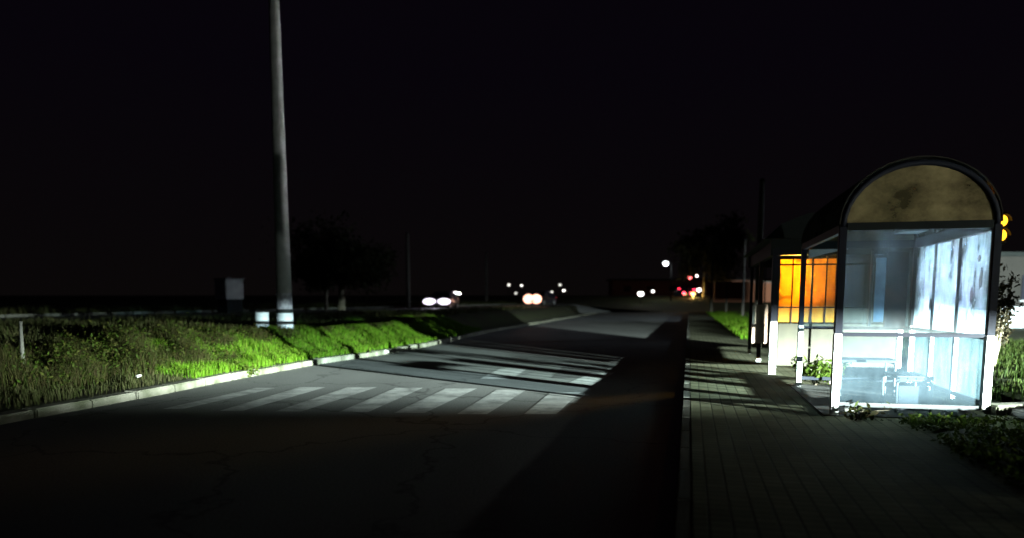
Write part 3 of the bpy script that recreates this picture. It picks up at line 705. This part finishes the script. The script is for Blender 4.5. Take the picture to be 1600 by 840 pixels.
street_lamp(1092, 452, 120, 2, 'bright white lamp right of the red tail lights', W1, 7, .3)
street_lamp(1058, 455, 128, 2, 'small white lamp left of the red tail lights', W1, 10, .2)
street_lamp(1083, 458, 118, 2, 'warm yellow lamp among the tail lights', (1, .6, .15), 7, .3, 1500)
G5 = 'tiny lights strung along the dark horizon'
for u, v, s, lb_ in ((795, 444, 3, 'tiny light highest left of the reddish car'), (815, 445, 3, 'tiny light just left above the reddish car'), (806, 457, 1.5, 'faint tiny light low left of the reddish car'),
               (875, 444, 2, 'tiny light high right of the reddish car'), (881, 453, 5, 'tiny brighter light right of the reddish car'), (862, 455, 2, 'tiny light touching the glow of the reddish car')):
    street_lamp(u, v, 140, 2.2, lb_, W1, s, .2, group=G5)
for i, u in enumerate((703, 708, 713, 718)):
    street_lamp(u, 456.5 + (i % 2) * .8, 90, 1.2, ['leftmost', 'second from left', 'third from left', 'rightmost'][i] + ' of four small white lights above the white car', (1, 1, .95), 22, .13, group='row of small white lights', rx=1)
street_lamp(1182, 399, 70, .3, 'small dim lamp left of the far shelter roof', W1, 3, .1)
street_lamp(1553, 443, 60, .3, 'tiny warm light right of the near shelter, upper one', (1, .8, .6), 8, .12)
street_lamp(1562, 470, 45, .3, 'tiny warm light right of the near shelter, lower one', (1, .85, .6), 8, .1)

# amber warning signal right of the shelter
p = D(1562, 357, 13.2); z0 = .28; t = thing('warning_signal', (p.x, p.y, z0), 'pole with two stacked glowing amber warning lights right of the near shelter', 'signal')
H = p.z - z0
MB().tube([(0,.1,-.2), (0,.1,H+.3)], [.04, .04], 10).build('pole', M_darkg, t, smooth=True)
hs = MB().box((0, .02, H), (.26, .12, .56), bev=.03).build('housing', M_dark, t)
M_amb = emis('amber_lens', (1, .45, .02), 3.5)
for dz in (.125, -.125):
    le = MB().sphere((0, -.05, H+dz), .1, 16, (1, .35, 1)).build('amber_lens', M_amb, t, smooth=True)
    mb = MB(); n_ = 12
    a_ = [(math.cos(math.pi*i/n_)*.118, -.04, H+dz+math.sin(math.pi*i/n_)*.118) for i in range(n_+1)]; b_ = [(x, -.14, z-.01) for x, y, z in a_]
    mb.add(a_+b_, [(i, i+1, n_+2+i, n_+1+i) for i in range(n_)]).build('visor', M_dark, hs)
light('amber_light', 'POINT', (0, -.3, H), (1, .5, .05), 4, parent=t, radius=.1)

# ------------------------------------------------------------------ cars
def car(loc, rz, label, front=(1, .98, .95), fs=70, tail=6, glow=0, lens=(.36, .2)):
    """nose towards local -Y"""
    t = thing('car', loc, label, 'car', 'cars on the roads in the distance', rz)
    prof = [(-2.1,.32),(-2.12,.6),(-1.95,.78),(-1.1,.92),(-.45,1.38),(.1,1.46),(.95,1.42),(1.65,1.0),(2.05,.93),(2.12,.6),(2.08,.32)]
    bm = MB(); k = len(prof); vs = []
    ws = [.8,.84,.86,.86,.62,.6,.62,.84,.84,.84,.8]
    for s_ in (-1, 1): vs += [(s_*w__, y, z) for (y, z), w__ in zip(prof, ws)]
    fsx = [(i, k+i, k+(i+1)%k, (i+1)%k) for i in range(k)] + [tuple(range(k)), tuple(range(2*k-1, k-1, -1))]
    body = bm.add(vs, fsx).build('body', M_carp, t)
    MB().add([(-.78,-1.06,.955),(.78,-1.06,.955),(.57,-.5,1.36),(-.57,-.5,1.36)], [(0,1,2,3)]).build('windscreen', M_glassd, t)
    MB().add([(.78,1.6,1.05),(-.78,1.6,1.05),(-.57,1.0,1.4),(.57,1.0,1.4)], [(0,1,2,3)]).build('rear_window', M_glassd, t)
    for x_ in (-.8, .8):
        for y_ in (-1.35, 1.35):
            wh = MB().tube([(x_-.1, y_, .32), (x_+.1, y_, .32)], .32, 18).build('wheel', M_tyre, t)
            MB().tube([(x_+(-.112 if x_ < 0 else .112), y_, .32), (x_+(-.1 if x_ < 0 else .1), y_, .32)], .19, 14).build('rim', M_pale, wh)
    for s_ in (-1, 1):
        MB().sphere((s_*(.58 if tail == 2 and lens[1] < .9 else .42), -2.1, .66), .5, 14, (lens[0], .12, lens[1])).build('headlight', emis('headlight_lens', front, fs), t, smooth=True)
        MB().box((s_*.62, 2.12, .74), (.42, .06, .3), bev=.02).build('tail_light', emis('tail_lens', (1, .03, .08), tail), t)
        MB().box((s_*.92, -.62, .98), (.16, .1, .12), bev=.02).build('mirror', M_carp, t)
    MB().box((0, -2.15, .48), (.5, .02, .12)).build('number_plate', M_white, t)
    if glow:
        light('headlight_beam', 'SPOT', (0, -2.3, .7), front, glow, parent=t, aim=(-.0, -1, -.06), size=R(75), blend=.5, radius=.15)
    return t
p = D(692, 470, 60); car((p.x, p.y, p.z - .66), R(-8), 'oncoming car with dazzling white headlights on the far road', (.9, .82, 1), 2.6, 2, 300, (1.05, .5))
p = D(845, 466, 74); car((p.x, p.y, p.z - .66), R(-25), 'oncoming car with warm reddish white headlights, right of the white one', (1, .5, .36), 3, 2, 500, (1.1, .9))
p = D(1067, 457, 122); car((p.x, p.y, p.z - .74), R(188), 'receding car with pink red tail lights at the far end of the road', W1, 0, 12)
for c_, (u, v, d, lb_) in enumerate(((1074, 452, 138, 'receding car just behind the pink tail lights, right of it'), (1061, 451, 150, 'smallest receding car, left of the other two with red lights'))):
    p = D(u, v, d); src = [o for o in COL.objects if o.name.startswith('car') and o.type == 'EMPTY'][2]
    dup(src, (p.x, p.y, p.z - .74), R(185), lb_)

# ------------------------------------------------------------------ litter
def litter(loc, s_, label, name='crumpled_paper'):
    bm = bmesh.new(); bmesh.ops.create_icosphere(bm, subdivisions=2, radius=1)
    for v in bm.verts: v.co = v.co * random.uniform(.65, 1.15); v.co = Vector((v.co.x*s_, v.co.y*s_*.8, v.co.z*s_*.6))
    me = bpy.data.meshes.new(name); bm.to_mesh(me); bm.free(); me.materials.append(M_litter)
    o = bpy.data.objects.new(name, me); COL.objects.link(o); o.location = (loc[0], loc[1], loc[2] + s_*.35); return tag(o, label, 'litter', 'scraps of white litter')
litter(s1w(.22, .22, .15), .07, 'crumpled white paper on the shelter floor beside the left post')
litter(s1w(1.32, .2, .15), .085, 'crumpled white paper on the shelter floor beside the right post')
x, y = G(1432, 638, .17); litter((x, y, .14), .03, 'tiny white scrap just outside the shelter under the bottom rail')
x, y = G(603, 549, .16); litter((x, y, .15), .07, 'white scrap lying on the kerb of the verge right of the column')
x, y = G(217, 588, .25); litter((x, y, .25), .05, 'white scrap in the low grass at the foot of the dry weeds')
# concrete edge right of the shelter
p0 = G(1540, 640, .25); p1 = G(1600, 628, .28)
tag(MB().box((p0[0]+1.3, p0[1]+.25, .26), (2.6, .22, .12), R(12), bev=.02).build('edging', M_kerb), kind='structure')
tag(MB().box((p0[0]+1.6, p0[1]-.35, .24), (2.8, .7, .08), R(-4), bev=.02).build('side_path', M_conc), kind='structure')
